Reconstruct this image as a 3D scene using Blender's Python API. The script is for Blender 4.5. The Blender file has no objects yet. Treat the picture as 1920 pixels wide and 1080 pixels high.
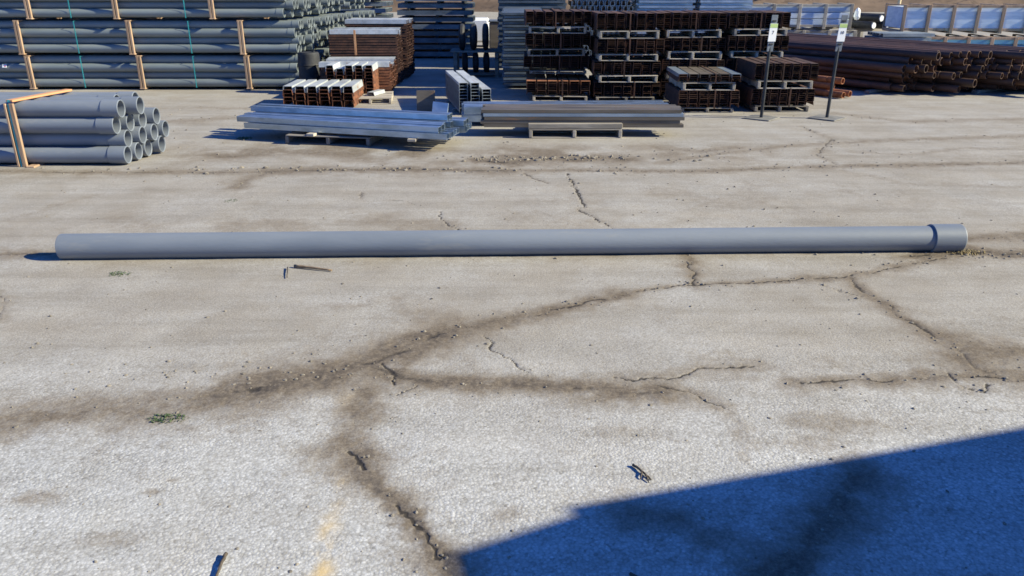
import bpy, bmesh, math, random
import numpy as np
from mathutils import Vector, Matrix

random.seed(7)
rng = np.random.default_rng(11)
R = math.radians
scene = bpy.context.scene
COL = scene.collection

# ------------------------------------------------------------------ camera
cam_data = bpy.data.cameras.new('camera')
cam_data.sensor_width = 36.0
cam_data.lens = 28.125
cam_data.clip_start = 0.05
cam_data.clip_end = 2000.0
cam = bpy.data.objects.new('camera', cam_data)
cam.location = (0.0, 0.0, 1.7)
cam.rotation_euler = (R(90 - 21.14), 0, 0)
COL.objects.link(cam)
scene.camera = cam

# ------------------------------------------------------------------ sky, sun, exposure
SUN_EL, SUN_AZ = 29.0, -8.0          # azimuth measured from +x towards +y
world = bpy.data.worlds.new('World')
scene.world = world
world.use_nodes = True
wn = world.node_tree
for n in list(wn.nodes):
    wn.nodes.remove(n)
sky = wn.nodes.new('ShaderNodeTexSky')
sky.sky_type = 'NISHITA'
sky.sun_disc = False
sky.sun_elevation = R(SUN_EL)
sky.sun_rotation = R(90 - SUN_AZ)
sky.air_density = 1.0
sky.dust_density = 0.1
sky.ozone_density = 6.0
bg = wn.nodes.new('ShaderNodeBackground')
bg.inputs['Strength'].default_value = 0.066
wo = wn.nodes.new('ShaderNodeOutputWorld')
tint = wn.nodes.new('ShaderNodeMix')          # the camera's deep blue rendering of a clear winter sky, the same all over
tint.data_type = 'RGBA'; tint.blend_type = 'MULTIPLY'; tint.inputs[0].default_value = 1.0
tint.inputs[7].default_value = (0.42, 0.86, 1.55, 1)
wn.links.new(sky.outputs[0], tint.inputs[6])
wn.links.new(tint.outputs[2], bg.inputs['Color'])
wn.links.new(bg.outputs[0], wo.inputs['Surface'])

sun_data = bpy.data.lights.new('sun', 'SUN')
sun_data.energy = 5.0
sun_data.angle = R(0.53)
sun_data.color = (1.0, 0.935, 0.68)
sun = bpy.data.objects.new('sun', sun_data)
sd = Vector((math.cos(R(SUN_EL)) * math.cos(R(SUN_AZ)), math.cos(R(SUN_EL)) * math.sin(R(SUN_AZ)), math.sin(R(SUN_EL))))
sun.rotation_euler = sd.to_track_quat('Z', 'Y').to_euler()
sun.location = sd * 50
COL.objects.link(sun)

scene.cycles.filter_width = 1.6      # a slightly soft compact-camera lens
scene.view_settings.view_transform = 'Standard'
scene.view_settings.look = 'None'
scene.view_settings.exposure = 0.98
scene.view_settings.gamma = 1.0
scene.view_settings.use_curve_mapping = False

# ------------------------------------------------------------------ materials
def nodes(name):
    m = bpy.data.materials.new(name)
    m.use_nodes = True
    nt = m.node_tree
    b = nt.nodes['Principled BSDF']
    return m, nt, b

def N(nt, kind, **kw):
    n = nt.nodes.new(kind)
    for k, v in kw.items():
        if k in n.inputs:
            n.inputs[k].default_value = v
        else:
            setattr(n, k, v)
    return n

def ramp(nt, fac, stops):
    r = nt.nodes.new('ShaderNodeValToRGB')
    el = r.color_ramp.elements
    while len(el) < len(stops):
        el.new(0.5)
    for e, (p, c) in zip(el, stops):
        e.position = p
        e.color = (c[0], c[1], c[2], 1) if not isinstance(c, (int, float)) else (c, c, c, 1)
    nt.links.new(fac, r.inputs[0])
    return r.outputs[0]

def mixc(nt, fac, a, b, blend='MIX'):
    m = nt.nodes.new('ShaderNodeMix')
    m.data_type = 'RGBA'
    m.blend_type = blend
    for sock, v in ((m.inputs[0], fac), (m.inputs[6], a), (m.inputs[7], b)):
        if isinstance(v, (int, float)):
            sock.default_value = v
        elif isinstance(v, tuple):
            sock.default_value = (v[0], v[1], v[2], 1)
        else:
            nt.links.new(v, sock)
    return m.outputs[2]

def mathn(nt, op, a, b=None):
    m = nt.nodes.new('ShaderNodeMath')
    m.operation = op
    for i, v in enumerate((a, b)):
        if v is None:
            continue
        if isinstance(v, (int, float)):
            m.inputs[i].default_value = v
        else:
            nt.links.new(v, m.inputs[i])
    return m.outputs[0]

def surf(name, c1, c2, scale=8.0, rough=0.5, metal=0.0, stretch=(1, 1, 1), spots=None, bump=0.0, bscale=60, lo=.35, hi=.65, vary=0.12, rough2=None):
    """noise-blended colour with object-to-object variation, optional stains and fine relief"""
    m, nt, b = nodes(name)
    tc = N(nt, 'ShaderNodeTexCoord')
    mp = N(nt, 'ShaderNodeMapping')
    mp.inputs['Scale'].default_value = stretch
    oi = N(nt, 'ShaderNodeObjectInfo')
    nt.links.new(tc.outputs['Object'], mp.inputs['Vector'])
    add = N(nt, 'ShaderNodeVectorMath', operation='ADD')
    sc = N(nt, 'ShaderNodeMath', operation='MULTIPLY')
    sc.inputs[1].default_value = 37.0
    nt.links.new(oi.outputs['Random'], sc.inputs[0])
    nt.links.new(mp.outputs[0], add.inputs[0])
    nt.links.new(sc.outputs[0], add.inputs[1])
    n1 = N(nt, 'ShaderNodeTexNoise', Scale=scale, Detail=6.0, Roughness=0.62)
    nt.links.new(add.outputs[0], n1.inputs['Vector'])
    col = ramp(nt, n1.outputs['Fac'], [(lo, c1), (hi, c2)])
    if spots:
        n2 = N(nt, 'ShaderNodeTexNoise', Scale=spots[1], Detail=5.0, Roughness=0.7)
        nt.links.new(add.outputs[0], n2.inputs['Vector'])
        f = ramp(nt, n2.outputs['Fac'], [(spots[2], 0.0), (spots[2] + .12, spots[3])])
        col = mixc(nt, f, col, spots[0])
    v = N(nt, 'ShaderNodeHueSaturation')
    mr = N(nt, 'ShaderNodeMapRange')
    mr.inputs[3].default_value = 1 - vary
    mr.inputs[4].default_value = 1 + vary
    nt.links.new(oi.outputs['Random'], mr.inputs[0])
    nt.links.new(mr.outputs[0], v.inputs['Value'])
    nt.links.new(col, v.inputs['Color'])
    nt.links.new(v.outputs[0], b.inputs['Base Color'])
    b.inputs['Metallic'].default_value = metal
    if rough2 is None:
        b.inputs['Roughness'].default_value = rough
    else:
        r = N(nt, 'ShaderNodeMapRange')
        r.inputs[3].default_value = rough
        r.inputs[4].default_value = rough2
        nt.links.new(n1.outputs['Fac'], r.inputs[0])
        nt.links.new(r.outputs[0], b.inputs['Roughness'])
    if bump:
        n3 = N(nt, 'ShaderNodeTexNoise', Scale=bscale, Detail=4.0)
        nt.links.new(add.outputs[0], n3.inputs['Vector'])
        bp = N(nt, 'ShaderNodeBump', Strength=bump, Distance=0.01)
        nt.links.new(n3.outputs['Fac'], bp.inputs['Height'])
        nt.links.new(bp.outputs[0], b.inputs['Normal'])
    return m

MAT = {}
MAT['pvc'] = surf('grey_pvc', (0.150, 0.170, 0.200), (0.198, 0.219, 0.25), 3.0, 0.48, stretch=(.35, 1, 1), spots=((0.30, 0.29, 0.27), 9.0, 0.60, 0.35), bump=.05, bscale=120, vary=.07)
MAT['pvc_main'] = surf('scuffed_grey_pvc', (0.140, 0.162, 0.195), (0.198, 0.219, 0.25), 2.2, 0.45, stretch=(.22, 1, 1), spots=((0.27, 0.265, 0.25), 7.0, 0.57, 0.55), bump=.08, bscale=90, vary=.0, rough2=.6)
MAT['pvc_far'] = surf('weathered_grey_pvc', (0.140, 0.164, 0.168), (0.188, 0.212, 0.214), 3.0, 0.5, stretch=(.35, 1, 1), spots=((0.33, 0.32, 0.29), 7.0, 0.60, 0.3), vary=.09)
MAT['wood'] = surf('tan_timber', (0.29, 0.185, 0.115), (0.46, 0.315, 0.205), 6.0, 0.8, stretch=(1, 1, .12), bump=.25, vary=.15)
MAT['orange_wood'] = surf('orange_timber', (0.52, 0.24, 0.10), (0.62, 0.32, 0.15), 5.0, 0.7, stretch=(1, .1, 1), bump=.2)
MAT['pallet'] = surf('grey_pallet_timber', (0.12, 0.105, 0.088), (0.28, 0.25, 0.212), 7.0, 0.85, stretch=(.15, 1, 1), spots=((0.10, 0.085, 0.07), 8.0, .58, .7), bump=.3, vary=.2)
MAT['pale_pallet'] = surf('pale_pallet_timber', (0.25, 0.22, 0.18), (0.44, 0.39, 0.32), 7.0, 0.85, stretch=(.15, 1, 1), spots=((0.14, 0.11, 0.09), 8.0, .60, .6), bump=.3, vary=.2)
MAT['rust'] = surf('dark_rusted_steel', (0.032, 0.014, 0.009), (0.090, 0.037, 0.021), 9.0, 0.85, .0, spots=((0.14, 0.055, 0.027), 16.0, .60, .7), bump=.25, vary=.25)
MAT['rust_mid'] = surf('brown_rusted_steel', (0.05, 0.020, 0.010), (0.19, 0.068, 0.028), 9.0, 0.78, .0, spots=((0.28, 0.11, 0.05), 12.0, .58, .6), bump=.25, vary=.2)
MAT['rust_bright'] = surf('orange_rusted_steel', (0.20, 0.075, 0.03), (0.38, 0.15, 0.065), 9.0, 0.75, .0, spots=((0.10, 0.04, 0.02), 12.0, .55, .7), bump=.25, vary=.15)
MAT['rust_pipe'] = surf('brown_rusted_pipe', (0.042, 0.020, 0.012), (0.100, 0.047, 0.026), 5.0, 0.62, .0, stretch=(.3, 1, 1), spots=((0.22, 0.10, 0.055), 11.0, .60, .6), bump=.2, vary=.3)
MAT['zinc'] = surf('galvanised_steel', (0.33, 0.41, 0.48), (0.52, 0.60, 0.67), 12.0, 0.26, .92, stretch=(.4, 1, 1), spots=((0.33, 0.34, 0.34), 6.0, .58, .6), bump=.06, vary=.12, rough2=.55)
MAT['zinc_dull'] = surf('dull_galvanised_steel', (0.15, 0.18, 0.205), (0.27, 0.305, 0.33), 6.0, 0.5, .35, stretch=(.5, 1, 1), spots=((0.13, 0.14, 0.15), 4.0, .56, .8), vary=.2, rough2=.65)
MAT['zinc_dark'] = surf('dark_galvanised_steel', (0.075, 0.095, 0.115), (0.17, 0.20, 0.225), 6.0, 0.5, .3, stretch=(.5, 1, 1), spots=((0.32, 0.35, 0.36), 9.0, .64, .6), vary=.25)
MAT['zinc_top'] = surf('pale_steel', (0.36, 0.38, 0.39), (0.52, 0.54, 0.55), 8.0, 0.5, .25, stretch=(1, .3, 1), spots=((0.36, 0.20, 0.11), 7.0, .60, .7), vary=.12)  # paler spotted steel, used for the top channels of the stacks
MAT['bronze'] = surf('bronze_brown_steel', (0.095, 0.078, 0.060), (0.19, 0.16, 0.125), 6.0, 0.5, .2, stretch=(.2, 1, 1), spots=((0.32, 0.15, 0.07), 9.0, .60, .7), vary=.15)
MAT['zinc_soft'] = surf('blue_grey_steel', (0.22, 0.27, 0.33), (0.34, 0.40, 0.46), 6.0, .4, .5, stretch=(.3, 1, 1), vary=.1)
MAT['black'] = surf('black_painted_steel', (0.012, 0.013, 0.015), (0.03, 0.032, 0.036), 12.0, .45, vary=.1)
MAT['black_rubber'] = surf('black_rubber', (0.012, 0.012, 0.013), (0.03, 0.03, 0.032), 12.0, .7, vary=.2)
MAT['dark_plate'] = surf('grey_painted_plate', (0.10, 0.12, 0.15), (0.16, 0.18, 0.21), 12.0, .5, vary=.1)
MAT['base_plate'] = surf('dusty_steel_plate', (0.13, 0.125, 0.115), (0.20, 0.19, 0.17), 9.0, .8, .0)
MAT['white'] = surf('white_card', (0.76, 0.77, 0.78), (0.82, 0.82, 0.82), 12.0, .45, vary=.02)
MAT['white_wrap'] = surf('white_plastic_wrap', (0.46, 0.53, 0.60), (0.66, 0.71, 0.75), 5.0, .35, stretch=(.5, 1, 3), vary=.1)
MAT['blue_sheet'] = surf('blue_plastic_sheet', (0.10, 0.28, 0.42), (0.17, 0.40, 0.54), 6.0, .4, stretch=(.5, 1, 3), vary=.08)
MAT['green'] = surf('green_header_print', (0.36, 0.50, 0.16), (0.46, 0.58, 0.22), 12.0, .5, vary=.02)
MAT['ink'] = surf('black_ink', (0.02, 0.02, 0.025), (0.03, 0.03, 0.035), 12.0, .5, vary=.02)
MAT['teal'] = surf('teal_strap', (0.03, 0.30, 0.30), (0.05, 0.38, 0.37), 9.0, .4)
MAT['red'] = surf('red_print', (0.60, 0.05, 0.05), (0.66, 0.07, 0.06), 9.0, .5)
MAT['twig'] = surf('dark_twig_bark', (0.05, 0.04, 0.032), (0.11, 0.085, 0.06), 40.0, .85, bump=.3)
MAT['twig_light'] = surf('brown_twig_bark', (0.16, 0.105, 0.06), (0.26, 0.18, 0.11), 30.0, .85, bump=.3)
MAT['weed'] = surf('green_weed', (0.035, 0.07, 0.02), (0.085, 0.12, 0.045), 30.0, .7, vary=.2)
MAT['stone'] = surf('grit_stones', (0.09, 0.078, 0.062), (0.27, 0.235, 0.19), 30.0, .9, lo=.3, hi=.7)
MAT['leaf'] = surf('dry_leaf', (0.20, 0.14, 0.06), (0.38, 0.30, 0.14), 30.0, .8)
MAT['yellow'] = surf('yellow_paint', (0.55, 0.42, 0.22), (0.66, 0.54, 0.34), 12.0, .5)
MAT['caster'] = surf('grey_caster_paint', (0.22, 0.24, 0.25), (0.30, 0.31, 0.32), 3.0, .5)
MAT['hill'] = surf('brown_leaf_litter', (0.095, 0.062, 0.042), (0.20, 0.135, 0.092), .6, .95, spots=((0.06, 0.04, 0.03), 1.6, .55, .8), bump=.6, bscale=6)
MAT['bark'] = surf('bare_tree_bark', (0.06, 0.045, 0.035), (0.14, 0.11, 0.085), 9.0, .9, stretch=(1, 1, .15), bump=.4)

# ------------------------------------------------------------------ mesh helpers
class MB:
    def __init__(self):
        self.v, self.f, self.s = [], [], []
    def face(self, idx, smooth=False):
        self.f.append(tuple(idx)); self.s.append(smooth)
    def box(self, c, d, mat=None, taper=0.0, jit=0.0):
        n = len(self.v)
        for sz in (-1, 1):
            for sx, sy in ((-1, -1), (1, -1), (1, 1), (-1, 1)):
                t = 1 - taper * (sz > 0)
                p = Vector((sx * d[0] / 2 * t, sy * d[1] / 2 * t, sz * d[2] / 2))
                if jit:
                    p += Vector((random.uniform(-jit, jit) for _ in range(3)))
                if mat is not None:
                    p = mat @ p
                self.v.append((p[0] + c[0], p[1] + c[1], p[2] + c[2]))
        for q in ((3, 2, 1, 0), (4, 5, 6, 7), (0, 1, 5, 4), (1, 2, 6, 5), (2, 3, 7, 6), (3, 0, 4, 7)):
            self.face([n + i for i in q])
    def lathe(self, prof, seg=24, axis='X', c=(0, 0, 0)):
        """each (pos, radius) pair is a band of its own: smooth round, sharp along"""
        for (x0, r0), (x1, r1) in zip(prof[:-1], prof[1:]):
            n = len(self.v)
            for x, r in ((x0, r0), (x1, r1)):
                for k in range(seg):
                    a = 2 * math.pi * k / seg
                    p = (x, r * math.cos(a), r * math.sin(a))
                    if axis == 'Y': p = (p[2], p[0], p[1])
                    if axis == 'Z': p = (p[1], p[2], p[0])
                    self.v.append((p[0] + c[0], p[1] + c[1], p[2] + c[2]))
            for k in range(seg):
                k2 = (k + 1) % seg
                self.face((n + k, n + seg + k, n + seg + k2, n + k2), True)
    def sweep(self, pts, rad, seg=6):
        n0 = len(self.v)
        pts = [Vector(p) for p in pts]
        for i, p in enumerate(pts):
            d = (pts[min(i + 1, len(pts) - 1)] - pts[max(i - 1, 0)]).normalized()
            a = d.cross(Vector((0.13, 0.2, 0.97)))
            if a.length < 1e-3: a = d.cross(Vector((1, 0, 0)))
            a.normalize(); b = d.cross(a)
            r = rad[i] if isinstance(rad, (list, tuple)) else rad
            for k in range(seg):
                t = 2 * math.pi * k / seg
                q = p + a * (r * math.cos(t)) + b * (r * math.sin(t))
                self.v.append(tuple(q))
        for i in range(len(pts) - 1):
            for k in range(seg):
                k2 = (k + 1) % seg
                self.face((n0 + i * seg + k, n0 + i * seg + k2, n0 + (i + 1) * seg + k2, n0 + (i + 1) * seg + k), True)
        self.face([n0 + k for k in range(seg)][::-1]); e = n0 + (len(pts) - 1) * seg
        self.face([e + k for k in range(seg)])
    def channel(self, w, h, t, L, axis='Y', lip=0.0, up=False, c=(0, 0, 0), z0=0.0, flare=0.0):
        """U section, open downwards (or upwards), extruded along an axis, centred on c, foot at z0"""
        fl = flare
        o = [(-w / 2 - fl, 0), (-w / 2, h), (w / 2, h), (w / 2 + fl, 0)]
        i = [(w / 2 - t + fl, 0), (w / 2 - t, h - t), (-w / 2 + t, h - t), (-w / 2 + t - fl, 0)]
        if lip:
            i = [(w / 2 - lip, 0), (w / 2 - lip, t), (w / 2 - t, t), (w / 2 - t, h - t), (-w / 2 + t, h - t), (-w / 2 + t, t), (-w / 2 + lip, t), (-w / 2 + lip, 0)]
        prof = o + i
        if up: prof = [(x, h - z) for x, z in prof][::-1]
        n = len(self.v); m = len(prof)
        for s in (-L / 2, L / 2):
            for x, z in prof:
                p = (x, s, z + z0) if axis == 'Y' else (s, -x, z + z0)
                self.v.append((p[0] + c[0], p[1] + c[1], p[2] + c[2]))
        for k in range(m):
            k2 = (k + 1) % m
            self.face((n + k, n + m + k, n + m + k2, n + k2))
        # end caps as quads
        def cap(off, flip):
            quads = []
            mm = len(i)
            if lip:
                idx = [(0, 1, 8, 9), (1, 2, 7, 8), (2, 3, 6, 7), (9, 10, 11, 0), (3, 4, 5, 6)]
            else:
                idx = [(0, 1, 6, 7), (1, 2, 5, 6), (2, 3, 4, 5)]
            for q in idx:
                q = [off + a for a in q]
                self.face(q[::-1] if flip else q)
        if not up:
            cap(n, False); cap(n + m, True)
        else:
            r = m - 1
            idx = [(0, 1, 8, 9), (1, 2, 7, 8), (2, 3, 6, 7), (9, 10, 11, 0), (3, 4, 5, 6)] if lip else [(0, 1, 6, 7), (1, 2, 5, 6), (2, 3, 4, 5)]
            for off, fl in ((n, True), (n + m, False)):
                for q in idx:
                    q = [off + r - a for a in q]
                    self.face(q[::-1] if fl else q)
    def mesh(self, name, mat):
        me = bpy.data.meshes.new(name)
        me.from_pydata(self.v, [], self.f)
        me.polygons.foreach_set('use_smooth', self.s)
        me.materials.append(MAT[mat] if isinstance(mat, str) else mat)
        me.update()
        return me

def link(name, me, parent=None, loc=(0, 0, 0), rot=(0, 0, 0)):
    o = bpy.data.objects.new(name, me)
    o.location = loc
    o.rotation_euler = rot
    if parent is not None:
        o.parent = parent
    COL.objects.link(o)
    return o

def thing(name, label, cat, loc=(0, 0, 0), rz=0.0, group=None, me=None):
    o = link(name, me, None, loc, (0, 0, rz))
    if me is None:
        o.empty_display_size = .1
    o['label'] = label
    o['category'] = cat
    if group:
        o['group'] = group
    return o

_box = {}
def board(name, parent, c, d, mat, rot=(0, 0, 0), bev=0.004):
    """one bevelled board, mesh shared between boards of the same size"""
    k = (tuple(round(x, 4) for x in d), mat if isinstance(mat, str) else mat.name, bev)
    if k not in _box:
        bm = bmesh.new()
        bmesh.ops.create_cube(bm, size=1)
        for v in bm.verts:
            v.co = Vector((v.co.x * d[0], v.co.y * d[1], v.co.z * d[2]))
        if bev:
            bmesh.ops.bevel(bm, geom=bm.edges[:], offset=min(bev, min(d) * .3), segments=1, affect='EDGES')
        me = bpy.data.meshes.new(name)
        bm.to_mesh(me); bm.free()
        me.materials.append(MAT[mat] if isinstance(mat, str) else mat)
        _box[k] = me
    return link(name, _box[k], parent, c, rot)

# ------------------------------------------------------------------ ground: cracked paving
def vnoise(x, y, s, seed):
    """smooth value noise, 0..1"""
    r = np.random.default_rng(seed).random((256, 256))
    x = x * s; y = y * s
    xi = np.floor(x).astype(int); yi = np.floor(y).astype(int)
    fx = x - xi; fy = y - yi
    fx = fx * fx * (3 - 2 * fx); fy = fy * fy * (3 - 2 * fy)
    a = r[xi % 256, yi % 256]; b = r[(xi + 1) % 256, yi % 256]
    c = r[xi % 256, (yi + 1) % 256]; d = r[(xi + 1) % 256, (yi + 1) % 256]
    return (a * (1 - fx) + b * fx) * (1 - fy) + (c * (1 - fx) + d * fx) * fy

def fbm(x, y, s, seed, o=4):
    t = 0; w = 0
    for k in range(o):
        t = t + vnoise(x + 17.3 * k, y - 9.1 * k, s * 2 ** k, seed + k) * .5 ** k
        w += .5 ** k
    return t / w

# joints and cracks on the ground: points (x, y) in metres, crack half-width, darkness, dirt half-width, dirt amount
CRACKS = [
    ([(-2.213, 2.832), (-2.108, 2.874), (-1.923, 2.939), (-1.5, 2.998), (-1.199, 3.125), (-1.052, 3.189)], 0.012, 0.45, 0.16, 0.75),
    ([(-1.218, 3.11), (-1.052, 3.189), (-0.881, 3.277), (-0.683, 3.414), (-0.525, 3.56), (-0.358, 3.771)], 0.03, 0.75, 0.16, 1.0),
    ([(-0.358, 3.771), (-0.085, 3.887), (0.116, 3.995), (0.422, 4.188), (0.645, 4.286)], 0.012, 0.9, 0.07, 0.9),
    ([(0.645, 4.286), (0.848, 4.397), (1.082, 4.458), (1.407, 4.485), (1.742, 4.531)], 0.01, 0.85, 0.04, 0.7),
    ([(1.742, 4.531), (2.062, 4.605), (2.299, 4.701), (2.604, 4.853), (2.823, 4.947)], 0.01, 0.8, 0.06, 0.7),
    ([(1.07, 4.449), (1.123, 4.672), (1.152, 4.958), (1.172, 5.09)], 0.01, 0.8, 0.06, 0.8),
    ([(-0.649, 3.358), (-0.485, 3.241), (-0.264, 3.2), (-0.072, 3.2), (0.096, 3.189), (0.284, 3.149), (0.447, 3.125), (0.659, 3.125)], 0.022, 0.6, 0.085, 0.95),
    ([(0.463, 3.261), (0.608, 3.251), (0.703, 3.241), (0.813, 3.304), (0.899, 3.358), (1.158, 3.391)], 0.008, 0.8, 0.06, 0.55),
    ([(0.643, 3.174), (0.732, 3.14), (0.813, 3.077), (0.92, 2.998)], 0.008, 0.7, 0.06, 0.6),
    ([(2.05, 4.577), (2.043, 4.397), (2.066, 4.228), (2.087, 4.07), (2.107, 3.923), (2.149, 3.718), (2.203, 3.56)], 0.013, 0.85, 0.07, 0.8),
    ([(2.225, 3.653), (2.337, 3.518), (2.623, 3.56)], 0.012, 0.6, 0.14, 0.85),
    ([(2.219, 3.591), (2.172, 3.358), (2.217, 3.304), (2.447, 3.277)], 0.012, 0.6, 0.13, 0.85),
    ([(1.295, 3.2), (1.551, 3.241), (1.745, 3.241), (1.955, 3.272), (2.169, 3.261), (2.424, 3.241)], 0.009, 0.9, 0.07, 0.75),
    ([(1.995, 3.304), (2.017, 3.159), (2.078, 3.14), (2.153, 3.189)], 0.008, 0.9, 0.05, 0.5),
    ([(1.823, 4.485), (1.901, 4.353), (1.988, 4.261), (2.066, 4.228)], 0.006, 0.7, 0.03, 0.3),
    ([(-0.635, 3.125), (-0.644, 2.939), (-0.639, 2.712), (-0.59, 2.592)], 0.006, 0.3, 0.1, 0.85),
    ([(-0.598, 2.636), (-0.526, 2.478), (-0.411, 2.349), (-0.341, 2.231), (-0.278, 2.134), (-0.203, 2.057), (-0.158, 1.937)], 0.012, 0.55, 0.07, 0.95),
    ([(-0.618, 2.655), (-0.59, 2.592), (-0.555, 2.529)], 0.013, 1.0, 0.05, 0.8),
    ([(-0.396, 2.304), (-0.35, 2.231), (-0.308, 2.175)], 0.012, 0.85, 0.04, 0.8),
    ([(-0.288, 2.153), (-0.249, 2.103), (-0.211, 2.057)], 0.008, 0.9, 0.04, 0.8),
    ([(-0.15, 3.718), (-0.079, 3.56), (0.0, 3.414), (0.099, 3.304)], 0.006, 0.95, 0.02, 0.2),
    ([(-0.62, 3.414), (-0.554, 3.304), (-0.514, 3.189)], 0.008, 0.95, 0.04, 0.5),
    ([(-0.501, 3.091), (-0.43, 3.184)], 0.006, 0.8, 0.03, 0.4),
    ([(-0.683, 4.228), (-0.593, 4.109), (-0.452, 3.887), (-0.38, 3.771)], 0.005, 0.5, 0.08, 0.35),
    ([(-1.176, 3.125), (-1.12, 3.135), (-1.082, 3.125)], 0.03, 0.8, 0.1, 0.8),
    ([(-5.136, 7.44), (-4.834, 7.44), (-3.806, 7.396), (-2.812, 7.418), (-2.316, 7.44)], 0.03, 0.65, 0.1, 0.7),
    ([(-2.316, 7.44), (-1.828, 7.508), (-0.815, 7.531), (-0.051, 7.485)], 0.035, 0.7, 0.13, 0.85),
    ([(-0.051, 7.485), (0.711, 7.508), (1.712, 7.44), (2.788, 7.647), (3.854, 7.718), (5.283, 7.839)], 0.02, 0.75, 0.09, 0.7),
    ([(0.524, 7.373), (0.551, 6.859), (0.571, 6.406), (0.605, 6.191), (0.527, 6.128), (0.612, 5.9), (0.74, 5.606), (0.778, 5.449)], 0.012, 1.0, 0.03, 0.3),
    ([(-0.585, 6.066), (-0.54, 5.828), (-0.454, 5.687), (-0.377, 5.527)], 0.011, 0.8, 0.02, 0.2),
    ([(-1.29, 6.671), (-1.233, 6.423)], 0.01, 0.6, 0.03, 0.3),
    ([(-1.073, 6.389), (-0.874, 6.372), (-0.762, 6.224)], 0.009, 0.6, 0.02, 0.2),
    ([(0.125, 7.373), (0.194, 7.159), (0.334, 7.016)], 0.015, 0.7, 0.04, 0.4),
    ([(-2.395, 6.82), (-2.401, 7.097), (-2.322, 7.373)], 0.015, 0.5, 0.1, 0.7),
    ([(-3.79, 5.828), (-3.712, 6.05), (-3.663, 6.272), (-3.502, 6.563)], 0.008, 0.3, 0.05, 0.3),
    ([(1.475, 7.814), (2.167, 8.279), (3.155, 8.738), (4.466, 9.049), (6.2, 9.313)], 0.022, 0.55, 0.09, 0.6),
    ([(3.566, 9.963), (3.621, 9.049), (3.148, 8.225), (3.195, 7.766)], 0.018, 0.6, 0.06, 0.4),
    ([(3.589, 8.362), (4.198, 8.225), (4.815, 8.56), (5.66, 8.446)], 0.014, 0.5, 0.06, 0.4),
    ([(3.003, 7.67), (3.503, 6.956), (4.65, 6.82)], 0.01, 0.35, 0.06, 0.3),
    ([(4.34, 10.975), (5.033, 10.28), (6.957, 10.531)], 0.03, 0.4, 0.1, 0.5),
    ([(-4.421, 10.28), (-3.757, 10.531), (-3.133, 10.793)], 0.03, 0.35, 0.15, 0.5),
    ([(-4.984, 11.307), (-4.368, 11.455), (-3.66, 11.356)], 0.03, 0.35, 0.1, 0.4),
    ([(-3.121, 8.225), (-2.892, 8.119), (-2.651, 8.225)], 0.05, 0.55, 0.16, 0.8),
    ([(-0.266, 7.914), (0.0, 7.814), (0.161, 7.964)], 0.04, 0.75, 0.16, 1.0),
    ([(0.324, 8.015), (0.59, 7.964), (0.868, 8.067), (1.179, 7.964)], 0.035, 0.7, 0.14, 0.9),
    ([(1.557, 8.619), (1.969, 8.39), (2.423, 8.619)], 0.03, 0.55, 0.12, 0.7),
    ([(-3.596, 5.012), (-3.243, 5.012), (-3.038, 5.023), (-1.986, 5.045), (0.143, 5.09)], 0.02, 0.6, 0.09, 0.75),
    ([(0.143, 5.09), (1.953, 5.159), (3.125, 5.325), (3.813, 5.475)], 0.02, 0.5, 0.1, 0.8),
    ([(2.594, 4.98), (2.837, 5.045), (3.098, 5.136), (3.214, 5.023), (3.519, 5.001)], 0.016, 0.85, 0.11, 0.95),
    ([(1.274, 2.495), (1.184, 2.365), (1.083, 2.245), (0.988, 2.129), (0.907, 2.044), (0.761, 1.948)], 0.014, 0.5, 0.09, 0.95),
    ([(0.399, 2.259), (0.587, 2.202), (0.66, 2.134)], 0.008, 0.2, 0.09, 0.7),
    ([(-3.085, 4.353), (-2.892, 4.228), (-2.734, 3.923)], 0.006, 0.6, 0.05, 0.4),
    ([(0.168, 6.081), (0.721, 5.449)], 0.004, 0.0, 0.03, 0.3),
    ([(0.911, 3.007), (0.922, 2.832), (0.871, 2.6)], 0.006, 0.15, 0.05, 0.35),
]
DIRT = [
    (-1.184, 3.077, 0.35, 0.16, 0.7),
    (-0.599, 3.358, 0.3, 0.14, 0.75),
    (-1.485, 2.961, 0.5, 0.13, 0.75),
    (-1.867, 2.917, 0.45, 0.1, 0.6),
    (-0.673, 2.832, 0.14, 0.3, 0.75),
    (2.202, 3.414, 0.35, 0.25, 0.6),
    (-0.331, 8.225, 3.0, 0.55, 0.8),
    (0.766, 3.077, 0.3, 0.15, 0.4),
    (0.536, 2.791, 0.25, 0.1, 0.45),
    (1.318, 2.874, 0.35, 0.12, 0.5),
    (1.131, 2.712, 0.3, 0.08, 0.4),
    (-0.036, 2.259, 0.1, 0.06, 0.55),
    (-1.275, 2.38, 0.03, 0.02, 0.6),
    (-1.229, 2.454, 0.03, 0.015, 0.5),
    (-1.664, 2.349, 0.12, 0.05, 0.45),
    (-0.871, 2.259, 0.12, 0.06, 0.45),
    (-1.302, 2.134, 0.1, 0.05, 0.35),
    (0.769, 3.923, 0.12, 0.35, 0.4),
    (0.899, 3.358, 0.12, 0.2, 0.4),
    (-0.783, 4.188, 0.5, 0.15, 0.35),
    (1.223, 3.358, 0.5, 0.25, 0.35),
    (-1.426, 5.715, 2.4, 0.4, 0.45),
    (1.511, 6.492, 2.2, 0.6, 0.3),
    (-2.468, 8.362, 1.6, 0.5, 0.75),
    (4.396, 7.964, 1.5, 0.5, 0.25),
]
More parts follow.
